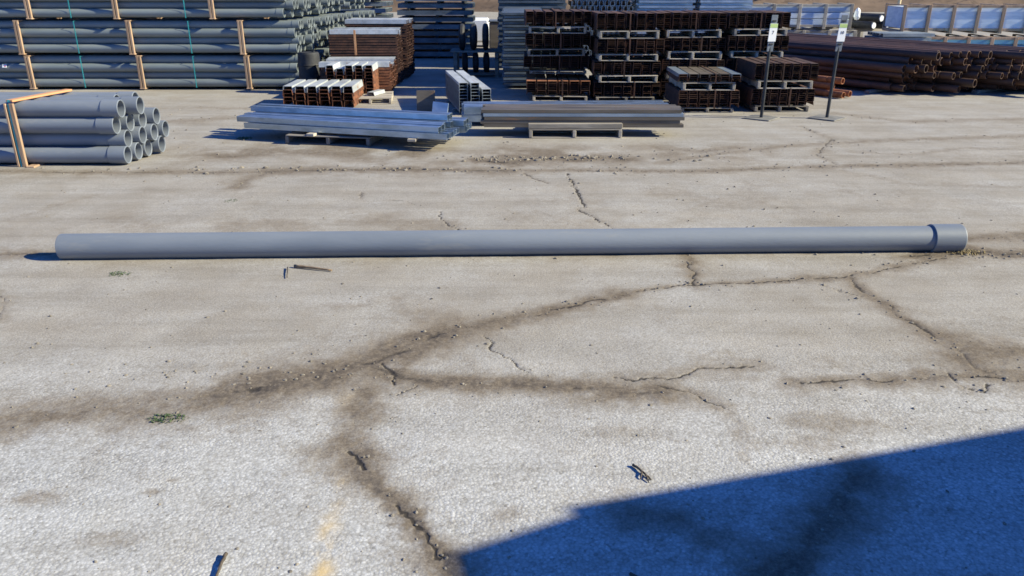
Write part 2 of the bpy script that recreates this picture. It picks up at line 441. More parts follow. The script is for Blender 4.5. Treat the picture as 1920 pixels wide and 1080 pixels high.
PAINT = [
    (-0.641, 2.564, 0.02, 0.06, 0.55),
    (-0.611, 2.461, 0.025, 0.05, 0.5),
    (-0.611, 2.274, 0.03, 0.05, 0.5),
    (-0.605, 2.161, 0.03, 0.06, 0.7),
    (-0.594, 2.057, 0.035, 0.07, 0.95),
    (-0.587, 1.965, 0.035, 0.06, 0.9),
    (-0.638, 2.655, 0.02, 0.03, 0.3),
    (-0.704, 3.053, 0.05, 0.08, 0.35),
]


def build_ground():
    near = 1 / (.933 * 1.7 + .6); far = 1 / (.933 * 14.5 + .6)
    rows = [(1 / (near + (far - near) * k / 600) - .6) / .933 for k in range(601)]
    rows = [-300, -80, -30, -12, -5, -2, 0, .8, 1.3, 1.55] + rows + list(np.geomspace(14.8, 60, 60)) + [75, 100, 150, 250, 500]
    dense = np.linspace(-.72, .72, 861)
    side = np.geomspace(.74, 60, 40)
    u = np.concatenate([-side[::-1], dense, side])
    Y = np.array(rows)[:, None] * np.ones(len(u))[None, :]
    W = .933 * np.maximum(Y, .5) + .613
    X = u[None, :] * W
    nr, nc = X.shape
    x = X.ravel(); y = Y.ravel()
    wx = x + (fbm(x, y, 9, 3) - .5) * .07 + (vnoise(x, y, 60, 5) - .5) * .015
    wy = y + (fbm(x, y, 9, 4) - .5) * .07 + (vnoise(x, y, 60, 6) - .5) * .015
    crack = np.zeros_like(x); dirt = np.zeros_like(x)
    brk = fbm(x, y, 6, 21)
    hal = fbm(x, y, 5, 31, 5)
    brk2 = fbm(x, y, 11, 91, 5)
    for pts, cw, dk, hw, hs in CRACKS:
        xs = [p[0] for p in pts]; ys = [p[1] for p in pts]
        pad = hw * 3 + .1
        sel = np.where((x > min(xs) - pad) & (x < max(xs) + pad) & (y > min(ys) - pad) & (y < max(ys) + pad))[0]
        if len(sel) == 0: continue
        px, py = wx[sel], wy[sel]
        d = np.full(len(sel), 1e9)
        for (ax, ay), (bx, by) in zip(pts[:-1], pts[1:]):
            vx, vy = bx - ax, by - ay
            t = np.clip(((px - ax) * vx + (py - ay) * vy) / (vx * vx + vy * vy + 1e-9), 0, 1)
            d = np.minimum(d, np.hypot(px - ax - t * vx, py - ay - t * vy))
        lw = np.maximum(cw * (.2 + 1.2 * brk[sel]), .0011 * np.maximum(y[sel], 2.5))
        c = np.exp(-(d / lw) ** 2) * dk * (np.clip((brk[sel] - .15) * 4.0, .4, 1) if hw < .065 else np.clip((brk[sel] - .36) * 4.5, .12, .85))
        crack[sel] = np.maximum(crack[sel], c)
        h = hw * (.45 + 2.6 * hal[sel])
        dd = hs * (.42 / (1 + (d / (h * .66)) ** 4) + .33 * np.exp(-(d / (h * .42)) ** 2) + .25 * np.exp(-(d / (h * 1.6)) ** 2)) * (.72 + .55 * brk2[sel])
        dirt[sel] = np.maximum(dirt[sel], dd)
    n2 = fbm(x, y, 3, 41, 5)
    for cx, cy, rx, ry, s in DIRT:
        q = ((x - cx) / rx) ** 2 + ((y - cy) / ry) ** 2
        f = np.exp(-q) * s * np.clip((n2 - .28) * 3.2, 0, 1.4)
        dirt = np.maximum(dirt, np.minimum(f, s))
    paint = np.zeros_like(x)
    for cx, cy, rx, ry, s in PAINT:
        q = ((x - cx) / rx) ** 2 + ((y - cy) / ry) ** 2
        paint = np.maximum(paint, np.exp(-q * .8) * s * np.clip((fbm(x, y, 14, 51) - .25) * 3, 0, 1.2))
    paint *= (1 - dirt * .5)
    z = (fbm(x, y, .5, 61, 3) - .5) * .012 + (fbm(x, y, 3, 71, 3) - .5) * .006
    z += -(crack ** 1.2) * .0045 + dirt * (fbm(x, y, 22, 81, 3) - .55) * .006
    fade = np.clip((40 - np.hypot(x, y)) / 20, 0, 1)
    z *= fade
    co = np.stack([x, y, z], 1).astype(np.float32)
    me = bpy.data.meshes.new('ground')
    me.vertices.add(nr * nc)
    me.vertices.foreach_set('co', co.ravel())
    i = (np.arange(nr - 1)[:, None] * nc + np.arange(nc - 1)[None, :]).ravel()
    q = np.stack([i, i + 1, i + nc + 1, i + nc], 1).astype(np.int32)
    nq = len(q)
    me.loops.add(nq * 4)
    me.loops.foreach_set('vertex_index', q.ravel())
    me.polygons.add(nq)
    me.polygons.foreach_set('loop_start', np.arange(0, nq * 4, 4, dtype=np.int32))
    me.polygons.foreach_set('use_smooth', np.ones(nq, dtype=bool))
    me.update(calc_edges=True)
    for nm, arr in (('crack', crack), ('dirt', dirt), ('paint', paint)):
        a = me.attributes.new(nm, 'FLOAT', 'POINT')
        a.data.foreach_set('value', arr.astype(np.float32))
    return me

def ground_material():
    m, nt, b = nodes('cracked_chip_paving')
    g = N(nt, 'ShaderNodeNewGeometry')
    P = g.outputs['Position']
    def att(n):
        a = N(nt, 'ShaderNodeAttribute', attribute_name=n)
        return a.outputs['Fac']
    dirt, crack, paint = att('dirt'), att('crack'), att('paint')
    def noise(s, d=5.0, r=.6):
        n = N(nt, 'ShaderNodeTexNoise', Scale=s, Detail=d, Roughness=r)
        nt.links.new(P, n.inputs['Vector'])
        return n.outputs['Fac']
    def voro(s, feat='F1'):
        n = N(nt, 'ShaderNodeTexVoronoi', Scale=s)
        n.feature = feat
        nt.links.new(P, n.inputs['Vector'])
        return n
    v1 = voro(95.0); v2 = voro(210.0)
    c1 = ramp(nt, v1.outputs['Color'], [(.0, (.10, .097, .09)), (.22, (.36, .36, .355)), (.7, (.52, .52, .515)), (1., (.74, .735, .72))])
    c2 = ramp(nt, v2.outputs['Color'], [(.0, (.30, .295, .285)), (.6, (.45, .445, .435)), (1., (.60, .585, .56))])
    chips = mixc(nt, .34, c1, c2)
    # grit in the hollows between chips
    edge = ramp(nt, v1.outputs['Distance'], [(.35, 0.0), (.8, .45)])
    chips = mixc(nt, edge, chips, (.19, .175, .15))
    # broad zones: bleached grey to dusty tan
    zone = ramp(nt, noise(.55, 6.0, .62), [(.36, 0.0), (.62, 1.0)])
    fine = noise(5.0, 6.0, .7)
    tan = ramp(nt, noise(120.0, 4.0, .8), [(.30, (.14, .121, .097)), (.46, (.25, .220, .182)), (.56, (.295, .264, .222)), (.72, (.42, .382, .33))])
    zf = mathn(nt, 'MULTIPLY', zone, ramp(nt, fine, [(.3, .10), (.7, .52)]))
    col = mixc(nt, zf, chips, tan)
    # farther slab is dustier
    sx = N(nt, 'ShaderNodeSeparateXYZ')
    nt.links.new(P, sx.inputs[0])
    far = N(nt, 'ShaderNodeMapRange')
    for k, v in ((1, 2.5), (2, 3.8), (3, 0.0), (4, .92)):
        far.inputs[k].default_value = v
    nt.links.new(sx.outputs[1], far.inputs[0])
    ff = mathn(nt, 'MULTIPLY', far.outputs[0], ramp(nt, noise(1.7, 6.0, .65), [(.3, .5), (.65, 1.)]))
    col = mixc(nt, ff, col, tan)
    # long faint scuffs from tyres
    mp = N(nt, 'ShaderNodeMapping')
    mp.inputs['Scale'].default_value = (.35, 3.2, 1)
    mp.inputs['Rotation'].default_value = (0, 0, R(6))
    nt.links.new(P, mp.inputs['Vector'])
    ns = N(nt, 'ShaderNodeTexNoise', Scale=1.6, Detail=7.0, Roughness=.68)
    nt.links.new(mp.outputs[0], ns.inputs['Vector'])
    scuff = ramp(nt, ns.outputs['Fac'], [(.30, (.80, .785, .76)), (.5, (1, 1, 1)), (.72, (1.14, 1.14, 1.14))])
    col = mixc(nt, .85, col, scuff, 'MULTIPLY')
    blot = ramp(nt, noise(2.3, 7.0, .7), [(.28, (.86, .84, .81)), (.5, (1, 1, 1)), (.75, (1.08, 1.08, 1.08))])
    col = mixc(nt, .8, col, blot, 'MULTIPLY')
    col = mixc(nt, mathn(nt, 'MULTIPLY', paint, .85), col, (.55, .40, .19))
    # soil in the joints
    soil = ramp(nt, noise(80.0, 6.0, .82), [(.30, (.07, .052, .036)), (.5, (.185, .146, .104)), (.64, (.26, .213, .158)), (.75, (.42, .365, .29))])
    deep = mathn(nt, 'POWER', dirt, 2.6)
    soil = mixc(nt, mathn(nt, 'MULTIPLY', deep, ramp(nt, noise(30.0, 8.0, .8), [(.38, .05), (.60, 1.)])), soil, (.072, .055, .041))
    sf = ramp(nt, mathn(nt, 'ADD', dirt, mathn(nt, 'MULTIPLY', mathn(nt, 'SUBTRACT', noise(13.0, 9.0, .82), .5), 1.5)), [(.12, 0.0), (.42, .45), (.85, .93)])
    col = mixc(nt, sf, col, soil)
    cf = ramp(nt, mathn(nt, 'ADD', crack, mathn(nt, 'MULTIPLY', mathn(nt, 'SUBTRACT', noise(90.0, 4.0, .7), .5), .5)), [(.30, 0.0), (.66, .92)])
    col = mixc(nt, cf, col, (.035, .030, .026))
    # small dark specks of grit
    v3 = voro(26.0)
    sp = ramp(nt, v3.outputs['Distance'], [(.055, 1.0), (.085, 0.0)])
    sp = mathn(nt, 'MULTIPLY', sp, ramp(nt, noise(1.3, 3.0), [(.50, 0.0), (.62, .8)]))
    col = mixc(nt, sp, col, (.06, .05, .045))
    nt.links.new(col, b.inputs['Base Color'])
    b.inputs['Roughness'].default_value = .93
    b.inputs['Specular IOR Level'].default_value = .2
    # relief
    worn = ramp(nt, noise(2.1, 6.0, .68), [(.36, .15), (.58, 1.)])
    far2 = N(nt, 'ShaderNodeMapRange')
    for k, v in ((1, 2.6), (2, 4.2), (3, 1.0), (4, .35)):
        far2.inputs[k].default_value = v
    nt.links.new(sx.outputs[1], far2.inputs[0])
    h1 = mathn(nt, 'MULTIPLY', mathn(nt, 'MULTIPLY', v1.outputs['Distance'], mathn(nt, 'MULTIPLY', worn, far2.outputs[0])), -1.0)
    h = mathn(nt, 'ADD', mathn(nt, 'MULTIPLY', h1, mathn(nt, 'SUBTRACT', 1.0, mathn(nt, 'MULTIPLY', sf, .7))), mathn(nt, 'MULTIPLY', noise(60.0, 6.0, .75), .9))
    h = mathn(nt, 'SUBTRACT', h, mathn(nt, 'MULTIPLY', cf, .6))
    bp = N(nt, 'ShaderNodeBump', Strength=.42, Distance=.0045)
    nt.links.new(h, bp.inputs['Height'])
    nt.links.new(bp.outputs[0], b.inputs['Normal'])
    return m

gme = build_ground()
gme.materials.append(ground_material())
ground = link('ground', gme)
ground['kind'] = 'structure'

def build_hill():
    m = MB()
    nx, ny = 70, 26
    for j in range(ny):
        for i in range(nx):
            x = -90 + 180 * i / (nx - 1)
            y = 46 + 60 * (j / (ny - 1)) ** 1.3
            z = -.15 + 22 * (j / (ny - 1)) ** 1.1 + random.uniform(-.5, .5) * min(1, j)
            m.v.append((x, y + random.uniform(-.5, .5), z))
    for j in range(ny - 1):
        for i in range(nx - 1):
            a = j * nx + i
            m.face((a, a + 1, a + nx + 1, a + nx), True)
    o = link('hillside', m.mesh('hillside', 'hill'))
    o['kind'] = 'structure'
build_hill()

# ------------------------------------------------------------------ added container outside the picture, shaped to cast the shadow in the near right corner
def build_shadow_caster():
    t = thing('shadow_caster', 'added unseen grey corrugated container whose shadow falls across the bottom right corner', 'caster', (4.467, 1.682, 0), R(15.7))
    m = MB()
    L, D, H = 6.0, 2.4, 2.4
    m.box((L / 2, -D / 2, H / 2 + .06), (L - .1, D - .1, H - .16))
    link('body', m.mesh('body', 'caster'), t)
    for x in (.05, L - .05):
        for y in (-.05, -D + .05):
            board('corner_post', t, (x, y, H / 2 - .02), (.1, .1, H - .04), 'caster')
    for z in (.07, H - .10):
        for y in (-.045, -D + .045):
            board('side_rail', t, (L / 2, y, z), (L - .21, .09, .12), 'caster')
    board('roof', t, (L / 2, -D / 2, H - .015), (L - .004, D + .03, .03), 'caster')
    for k in range(26):
        board('corrugation', t, (.25 + k * .22, -.035, H / 2), (.1, .03, H - .3), 'caster')
    m = MB()  # set-back end block, shaped to put a step in the shadow's edge
    for z in (.05, H):
        m.v += [(-.43, -.115, z), (-.43, -2.3, z), (-.003, -2.3, z), (-.003, -.035, z)]
    for q in ((0, 1, 2, 3), (7, 6, 5, 4), (0, 4, 5, 1), (1, 5, 6, 2), (2, 6, 7, 3), (3, 7, 4, 0)):
        m.face(q)
    link('shadow_step', m.mesh('shadow_step', 'caster'), t)
build_shadow_caster()

# ------------------------------------------------------------------ grey plastic pipes
def pipe_mesh(name, L, r, bell_r, bell_l, mat, seg=32):
    """pipe along +x from -L (plain end) to 0 (belled end)"""
    t = r * .09
    m = MB()
    b = bell_r
    m.lathe([(-L, r - t), (-L, r), (-bell_l, r), (-bell_l + .002, b - .002), (-bell_l + .006, b), (-.005, b), (0, b - .003), (0, b - t), (-.006, b - t - .004), (-bell_l * .9, b - t - .006), (-bell_l, r - t), (-L, r - t)], seg)
    return m.mesh(name, mat)

def main_pipe():
    a = Vector((-2.925, 4.945, 0)); b = Vector((3.005, 5.128, 0))
    d = b - a
    rz = math.atan2(d.y, d.x)
    t = thing('grey_pipe', 'single long grey plastic pipe lying across the cracked paving', 'pipe', (b.x, b.y, .076), rz)
    L = d.length; r = .084
    m = MB()
    m.lathe([(-L, r - .009), (-L, r - .002), (-L + .003, r), (-.10, r)], 64)
    m.lathe([(-.10, r - .009), (-L, r - .009)], 64)
    link('barrel', m.mesh('barrel', 'pvc_main'), t)
    m = MB()
    R2 = .0955
    m.lathe([(-.208, r + .0005), (-.208, R2 - .003), (-.204, R2), (-.008, R2), (-.002, R2 - .003), (0, R2 - .006), (0, R2 - .012), (-.10, R2 - .012), (-.10, r - .009)], 64)
    link('coupling', m.mesh('coupling', 'pvc_main'), t)
main_pipe()

def strap(parent, x, y0, y1, z0, z1, mat, w=.014):
    m = MB(); e = .004
    m.box((x, y0 - e, (z0 + z1) / 2), (w, .003, z1 - z0))
    m.box((x, y1 + e, (z0 + z1) / 2), (w, .003, z1 - z0))
    m.box((x, (y0 + y1) / 2, z1 + e), (w, y1 - y0 + .01, .003))
    link('strap', m.mesh('strap', mat), parent)

def near_bundle():
    t = thing('pipe_bundle', 'strapped bundle of grey plastic pipes in front at the left edge', 'pipe bundle', (-3.78, 7.66, 0))
    me = pipe_mesh('pipe', 6.1, .079, .0855, .17, 'pvc')
    rows = [(0.0, 4, .0), (.09, 4, .03), (.0, 4, .0), (.015, 4, .03)]
    zs = [.10, .240, .385, .543]
    for (off, n, xo), z in zip(rows, zs):
        for k in range(n):
            o = link('pipe', me, t, (xo + (.045 * k if z < .5 else (0, .15, -.16, -.05)[k]) + random.uniform(-.03, .03) + (.02 if z < .2 else 0), .085 + off + k * .176, z + random.uniform(-.004, .004)), (random.uniform(0, 6), 0, random.uniform(-.003, .003)))
    for x, w in ((-.925, .04), (-.985, .022), (-4.2, .035)):
        board('upright_board', t, (x, -.022, .305), (w, .03, .60), 'wood', (0, R(-.6), 0))
    board('upright_board', t, (-.85, .735, .32), (.035, .03, .62), 'wood')
    o = board('top_board', t, (-.83, .31, .637), (.085, .70, .02), 'orange_wood', (R(1.5), 0, R(-19)))
    for x in (-.85, -4.2):
        board('bottom_board', t, (x, .35, .009), (.08, .85, .018), 'wood')
    m = MB()
    m.box((-.955, -.030, .30), (.014, .003, .6)); m.box((-.945, .0, .628), (.03, .05, .02))
    link('strap', m.mesh('strap', 'teal'), t, (0, 0, 0))
near_bundle()

def rear_bundle(label, xr, y0, z0, bx, straps, tags, n=5, me=None, stag=.0, detailed=True):
    t = thing('pipe_bundle', label, 'pipe bundle', (xr, y0, z0), 0, 'pipe bundles stacked at the back left')
    d = .139
    for r in range(4):
        for k in range(n if r % 2 == 0 else n - (0 if n < 5 else 0)):
            link('pipe', me, t, (random.uniform(-.05, .05) + .035 * k + (.10 if r % 2 else 0) + stag, .072 + k * d + (d / 2 if r % 2 else 0), .092 + r * d * .866), (random.uniform(0, 6), 0, 0))
    dep = n * d + .03
    for x in bx:
        for s in (-.023, .023):
            board('upright_board', t, (x + s, -.018, .262), (.035, .036, .50), 'wood', (0, R(random.uniform(-1, 1)), 0))
        board('upright_board', t, (x, dep + .055, .262), (.1, .036, .50), 'wood')
        board('bottom_board', t, (x, dep / 2, .009), (.09, dep + .1, .016), 'wood')
        board('top_board', t, (x, dep / 2 + .02, .520), (.09, dep + .1, .012), 'wood')
    for x in straps:
        strap(t, x, .0, dep + .03, .02, .51, 'teal')
    for x, r in tags:
        lb = board('paper_label', t, (x, -.003, .092 + r * d * .866 + .03), (.075, .004, .05), 'white', (R(-20), 0, 0))
        board('red_mark', lb, (.012, -.0035, 0), (.02, .002, .02), 'red', bev=0)
    return t

rme = pipe_mesh('pipe', 6.1, .0665, .0715, .12, 'pvc_far', 24)
tiers = ['bottom', 'middle', 'top']
deps = ['front row, back left', 'second row, back left', 'third row, back left', 'rearmost row, back left']
BX = [[-4.30, -2.50, -.76], [-4.36, -2.58, -.80], [-4.10, -2.72, -1.20]]
for j, (y0, xr) in enumerate(((13.40, -3.53), (14.55, -3.46), (15.75, -3.42), (17.2, -3.2))):
    for i, z0 in enumerate((0.015, .556, 1.098)):
        rear_bundle('grey pipe bundle, %s tier of the %s' % (tiers[i], deps[j]), xr + (0, .0, -.02)[i], y0, z0,
                    [b + random.uniform(-.04, .04) * (j > 0) for b in BX[i]], [-3.45, -1.63] if j == 0 else [], [(-4.70, 2)] if (j == 0 and i < 2) else [], 5, rme, (0, .02, -.03)[i])

# ------------------------------------------------------------------ rusty channel stacks
_colcache = {}
def channel_column(w, L, k, pitch, h, mat, axis='Y'):
    key = (round(w, 3), round(L, 3), k, round(pitch, 4), h, mat, axis)
    if key not in _colcache:
        m = MB()
        for i in range(k):
            jx, jl = random.uniform(-.002, .002), random.uniform(-.012, .012)
            c = (jx, jl, 0) if axis == 'Y' else (jl, jx, 0)
            m.channel(w - .016, h, .004, L, axis, c=c, z0=i * pitch, flare=.009)
        _colcache[key] = m.mesh('channel_column', mat)
    return _colcache[key]

def rust_load(label, x0, x1, yf, dep, z0, z1, n=7, top=False, mat='rust', group='rusty channel loads on the stacked pallets', straps=(.5,), rz=0.0):
    t = thing('channel_load', label, 'steel load', ((x0 + x1) / 2, yf + dep / 2, z0), rz + R(random.uniform(-2.2, 2.2)), group)
    W = x1 - x0
    pitch = .024; h = .05
    k = max(1, int((z1 - z0 - h) / pitch) + 1)
    w = W / n
    for i in range(n):
        me = channel_column(w * .88, dep * .97, k, (z1 - z0 - h) / max(1, k - 1) if k > 1 else pitch, h, mat)
        link('channel_column', me, t, (-W / 2 + w * (i + .5) + random.uniform(-.004, .004), random.uniform(-.02, .02), random.uniform(0, .006)), (0, 0, R(random.uniform(-.6, .6))))
    if top:
        for i in range(n):
            m = MB(); m.channel(w * .88, h, .005, dep * .97, 'Y')
            link('top_channel', m.mesh('top_channel', random.choice(('bronze', 'zinc_soft', 'bronze')) if top == 'pale' else 'rust_bright'), t, (-W / 2 + w * (i + .5) + random.uniform(-.006, .006), random.uniform(-.02, .02), z1 - z0 - h + .012), (0, 0, R(random.uniform(-.8, .8))))
    for s in straps:
        m = MB(); x = -W / 2 + W * s
        m.box((x, -dep / 2 - .03, (z1 - z0) / 2), (.02, .002, z1 - z0 + .02))
        m.box((x, 0, z1 - z0 + .02), (.02, dep + .05, .002))
        link('strap', m.mesh('strap', 'rust'), t)
    return t

def pallet(label, x0, x1, yf, dep, z0, z1, mat='pallet', group='timber pallets under the steel', rz=0.0, sag=0.0, nst=3):
    t = thing('pallet', label, 'pallet', ((x0 + x1) / 2, yf + dep / 2, z0), rz, group)
    W = x1 - x0; H = z1 - z0; th = min(.013, H * .2)
    for i in range(nst):
        x = -W / 2 + .02 + (W - .04) * i / (nst - 1) + (random.uniform(-.03, .03) if 0 < i < nst - 1 else 0)
        board('stringer', t, (x, 0, H / 2), (.038, dep - .004, H - 2 * th - .002), mat)
    nb = 6
    for i in range(nb):
        y = -dep / 2 + .05 + (dep - .1) * i / (nb - 1)
        board('deck_board', t, (random.uniform(-.008, .008), y, H - th / 2), (W, .09, th), mat, (0, R(random.uniform(-.8, .8)) if i else R(sag), R(random.uniform(-.5, .5))))
    for i in (0, 1, 2):
        y = -dep / 2 + .05 + (dep - .1) * i / 2
        board('base_board', t, (random.uniform(-.008, .008), y, th / 2), (W, .09, th), mat, (0, R(random.uniform(-.6, .6)), 0))
    return t

def column(nm, x0, x1, yf, dep, levels, n, mats):
    """levels: list of (pallet z0, pallet z1, load z1); bottom to top"""
    words = {1: ['only'], 2: ['lower', 'upper'], 3: ['lowest', 'middle', 'topmost'], 4: ['lowest', 'second lowest', 'second highest', 'topmost']}[len(levels)]
    for i, (a, b, c, tp) in enumerate(levels):
        j = random.uniform(-.02, .02)
        pallet('grey timber pallet, %s in the %s' % (words[i], nm), x0 + .05 + j, x1 - .05 + j, yf, dep, a, b, mats[i], rz=R(random.uniform(-1, 1)), sag=random.uniform(-.8, .8))
        j2 = random.uniform(-.015, .015)
        rust_load('rusty steel channels on the %s pallet of the %s' % (words[i], nm), x0 - .015 + j2, x1 + .02 + j2, yf + .015 - random.uniform(0, .04), dep - .03, b + .004, c + random.uniform(-.004, .004), n, tp, straps=(random.uniform(.42, .6),))

column('leftmost tall stack', .20, 1.155, 12.40, 1.0, [(0.365, 0.406, 0.616, False), (0.622, 0.722, 0.936, False), (0.942, 1.039, 1.251, False)], 7, ['pallet', 'pallet', 'pale_pallet'])
column('low stack under the leftmost tall one', .24, 1.15, 12.06, 1.34, [(0, .08, .285, 'rust')], 6, ['pale_pallet'])
column('second tall stack from left', 1.215, 2.18, 12.09, 1.0, [(0, .06, .262, False), (.27, .37, .566, False), (.574, .672, .880, False), (.887, .997, 1.235, False)], 7, ['pallet', 'pale_pallet', 'pale_pallet', 'pale_pallet'])
column('third tall stack from left', 2.225, 3.12, 12.2, 1.0, [(0, .08, .30, False), (.305, .40, .580, False), (.588, .701, .887, False), (.894, 1.004, 1.235, False)], 7, ['pallet', 'pallet', 'pale_pallet', 'pale_pallet'])
column('rightmost tall stack', 3.17, 4.04, 12.2, 1.0, [(0, .08, .30, False), (.305, .40, .605, False), (.611, .708, .917, False), (.923, 1.019, 1.24, False)], 7, ['pallet', 'pallet', 'pale_pallet', 'pale_pallet'])
column('low stack left of the signs', 2.24, 3.05, 11.0, .98, [(0, .065, .29, False), (.294, .399, .500, 'pale')], 6, ['pallet', 'pale_pallet'])
column('low stack behind the left sign', 3.26, 4.10, 11.06, .95, [(0, .08, .303, False), (.309, .414, .64, False)], 7, ['pallet', 'pale_pallet'])

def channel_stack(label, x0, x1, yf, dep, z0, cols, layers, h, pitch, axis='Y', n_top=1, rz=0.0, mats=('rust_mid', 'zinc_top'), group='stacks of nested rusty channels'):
    """every channel of these nearer stacks is a part of its own"""
    t = thing('channel_stack', label, 'steel stack', ((x0 + x1) / 2, yf + dep / 2, z0), rz, group)
    W = x1 - x0
    span = W if axis == 'Y' else dep
    L = dep if axis == 'Y' else W
    w = span / cols
    def me(mat):
        m = MB(); m.channel(w * .72, h, .005, L, axis, flare=.013)
        return m.mesh('channel', mat)
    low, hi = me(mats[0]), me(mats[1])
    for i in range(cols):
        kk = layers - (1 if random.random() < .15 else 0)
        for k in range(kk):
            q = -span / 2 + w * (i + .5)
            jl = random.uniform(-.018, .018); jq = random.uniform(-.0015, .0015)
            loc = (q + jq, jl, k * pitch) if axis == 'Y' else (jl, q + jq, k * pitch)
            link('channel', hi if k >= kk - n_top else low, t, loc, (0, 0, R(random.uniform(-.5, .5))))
    return t

channel_stack('low stack of six rows of rusty channels with pale tops beside the pipe stack', -3.21, -2.20, 11.38, .80, .02, 6, 5, .09, .049, n_top=1)
channel_stack('taller rusty channel stack with five pale tops behind the low six-row stack', -2.78, -2.06, 12.25, .55, .03, 5, 9, .09, .048, n_top=1)
channel_stack('rusty channel stack lying crosswise with a broad pale flat top', -2.98, -1.90, 12.72, 1.02, .04, 4, 10, .07, .043, 'X', 1, rz=R(2))
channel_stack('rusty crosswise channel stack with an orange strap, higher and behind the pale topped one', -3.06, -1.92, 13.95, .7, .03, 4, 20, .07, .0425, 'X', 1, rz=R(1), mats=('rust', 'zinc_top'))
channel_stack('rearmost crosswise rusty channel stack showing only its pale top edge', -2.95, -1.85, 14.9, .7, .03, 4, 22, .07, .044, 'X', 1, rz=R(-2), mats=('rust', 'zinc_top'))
o = thing('orange_strap', 'orange strap hanging down the dark rusty crosswise stack', 'strap', (-2.60, 13.83, .50))
board('strap_band', o, (0, 0, .21), (.035, .004, .40), 'orange_wood')
pallet('pale broken pallet on the ground beside the rusty channel stacks', -2.36, -1.78, 11.75, .75, .0, .09, 'pale_pallet', rz=R(6))
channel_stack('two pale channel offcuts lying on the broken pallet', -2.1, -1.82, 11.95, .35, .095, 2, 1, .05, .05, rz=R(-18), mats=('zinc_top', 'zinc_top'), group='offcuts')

# ------------------------------------------------------------------ bright galvanised channels in the middle ground
def strut_bundle():
    a = Vector((-2.92, 9.42, 0)); b = Vector((-.58, 8.72, 0))
    d = b - a; L = d.length
    pallet('weathered grey pallet under the bright galvanised channel bundle', -2.42, -1.45, 8.70, .95, 0, .10, 'pallet', rz=R(-10))
    t = thing('channel_bundle', 'bundle of shiny galvanised channels lying askew on a low grey pallet', 'steel bundle', ((a.x + b.x) / 2, (a.y + b.y) / 2, .130), math.atan2(d.y, d.x))
    m = MB(); m.channel(.088, .058, .005, L, 'X', lip=.02, up=True); up = m.mesh('channel', 'zinc')
    m = MB(); m.channel(.088, .058, .005, L, 'X', lip=.02); dn = m.mesh('channel', 'zinc')
    for k in range(7):
        link('channel', up, t, (random.uniform(-.05, .05), -.33 + k * .108, 0), (R(random.uniform(-2, 2)), 0, R(random.uniform(-.4, .4))))
    for k in range(6):
        link('channel', dn, t, (random.uniform(-.16, .03) - (.1 if k == 0 else 0), -.30 + k * .112, .062), (R(random.uniform(-3, 3)), R(random.uniform(-.2, .2)), R(random.uniform(-.6, .6))))
    for k in range(2):
        link('channel', dn, t, (random.uniform(-.22, -.08), .08 + k * .13, .123), (R(random.uniform(-4, 4)), 0, R(random.uniform(-.9, .9))))
    board('spacer_board', t, (.75, -.02, -.018), (.09, .86, .03), 'pale_pallet', (0, 0, R(14)))
    board('spacer_board', t, (-.35, -.05, -.018), (.09, .84, .03), 'pale_pallet', (0, 0, R(3)))
strut_bundle()

def middle_bundles():
    t = thing('channel_bundle', 'pale galvanised channels on the ground behind the bronze brown bundle', 'steel bundle', (.66, 10.18, .02), R(3))
    m = MB(); m.channel(.11, .09, .006, 2.55, 'X'); me = m.mesh('channel', 'zinc')
    for r in range(2):
        for k in range(4):
            link('channel', me, t, (random.uniform(-.02, .02), -.17 + k * .114, .04 + r * .093), (0, 0, R(random.uniform(-.2, .2))))
    for x in (-.8, .8):
        board('bearer', t, (x, 0, .016), (.09, .5, .032), 'pallet')
    pallet('small grey pallet with notched runner under the bronze brown channel bundle', .19, 1.25, 9.12, .8, 0, .105, 'pale_pallet', rz=R(.5))
    u = thing('timber_beam', 'pale brown timber beam on the pallet edge before the bronze brown bundle', 'timber', (.72, 9.16, .108), R(.5))
    board('beam', u, (0, 0, .03), (1.07, .07, .058), 'pale_pallet')
    t = thing('channel_bundle', 'bronze brown nested steel channels lying on the small grey pallet', 'steel bundle', (.80, 9.42, .11), R(-.6))
    me = []
    for mt in ('bronze', 'zinc_soft'):
        m = MB(); m.channel(.104, .036, .005, 2.28, 'X', lip=.02); me.append(m.mesh('channel', mt))
    for k in range(4):
        for r in range(5):
            link('channel', me[1] if (r == 3 and k == 0) else me[0], t, (random.uniform(-.03, .03), -.165 + k * .111 + random.uniform(-.005, .005) * (r > 0), .002 + r * .0405), (0, 0, R(random.uniform(-.12, .12))))
    # short diagonal stack
    t = thing('channel_stack', 'three rows of bright nested channels pointing towards the viewer at the shaded gap', 'steel stack', (-.64, 11.55, .02), R(11))
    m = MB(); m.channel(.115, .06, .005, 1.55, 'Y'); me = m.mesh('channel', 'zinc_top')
    m = MB(); m.channel(.115, .06, .005, 1.55, 'Y'); me2 = m.mesh('channel', 'zinc_dull')
    for k in range(3):
        n = 9 - (k == 2) * 2
        for r in range(n):
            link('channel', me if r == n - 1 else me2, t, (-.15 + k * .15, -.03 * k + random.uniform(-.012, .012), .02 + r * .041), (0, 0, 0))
    for y in (-.4, .4):
        board('bearer', t, (0, y, .01), (.5, .08, .02), 'pallet')
    t = thing('leaning_panel', 'dark square steel panel standing left of the bright nested channels', 'panel', (-1.17, 11.05, 0), R(4))
    board('panel', t, (0, 0, .145), (.25, .02, .29), 'bronze', (R(-7), 0, 0))
    t = thing('leaning_panel', 'small pale grey steel plate propped before the bright nested channels', 'panel', (-.95, 10.72, 0), R(-6))
    board('panel', t, (0, 0, .09), (.21, .012, .18), 'zinc', (R(-12), R(6), 0))
middle_bundles()

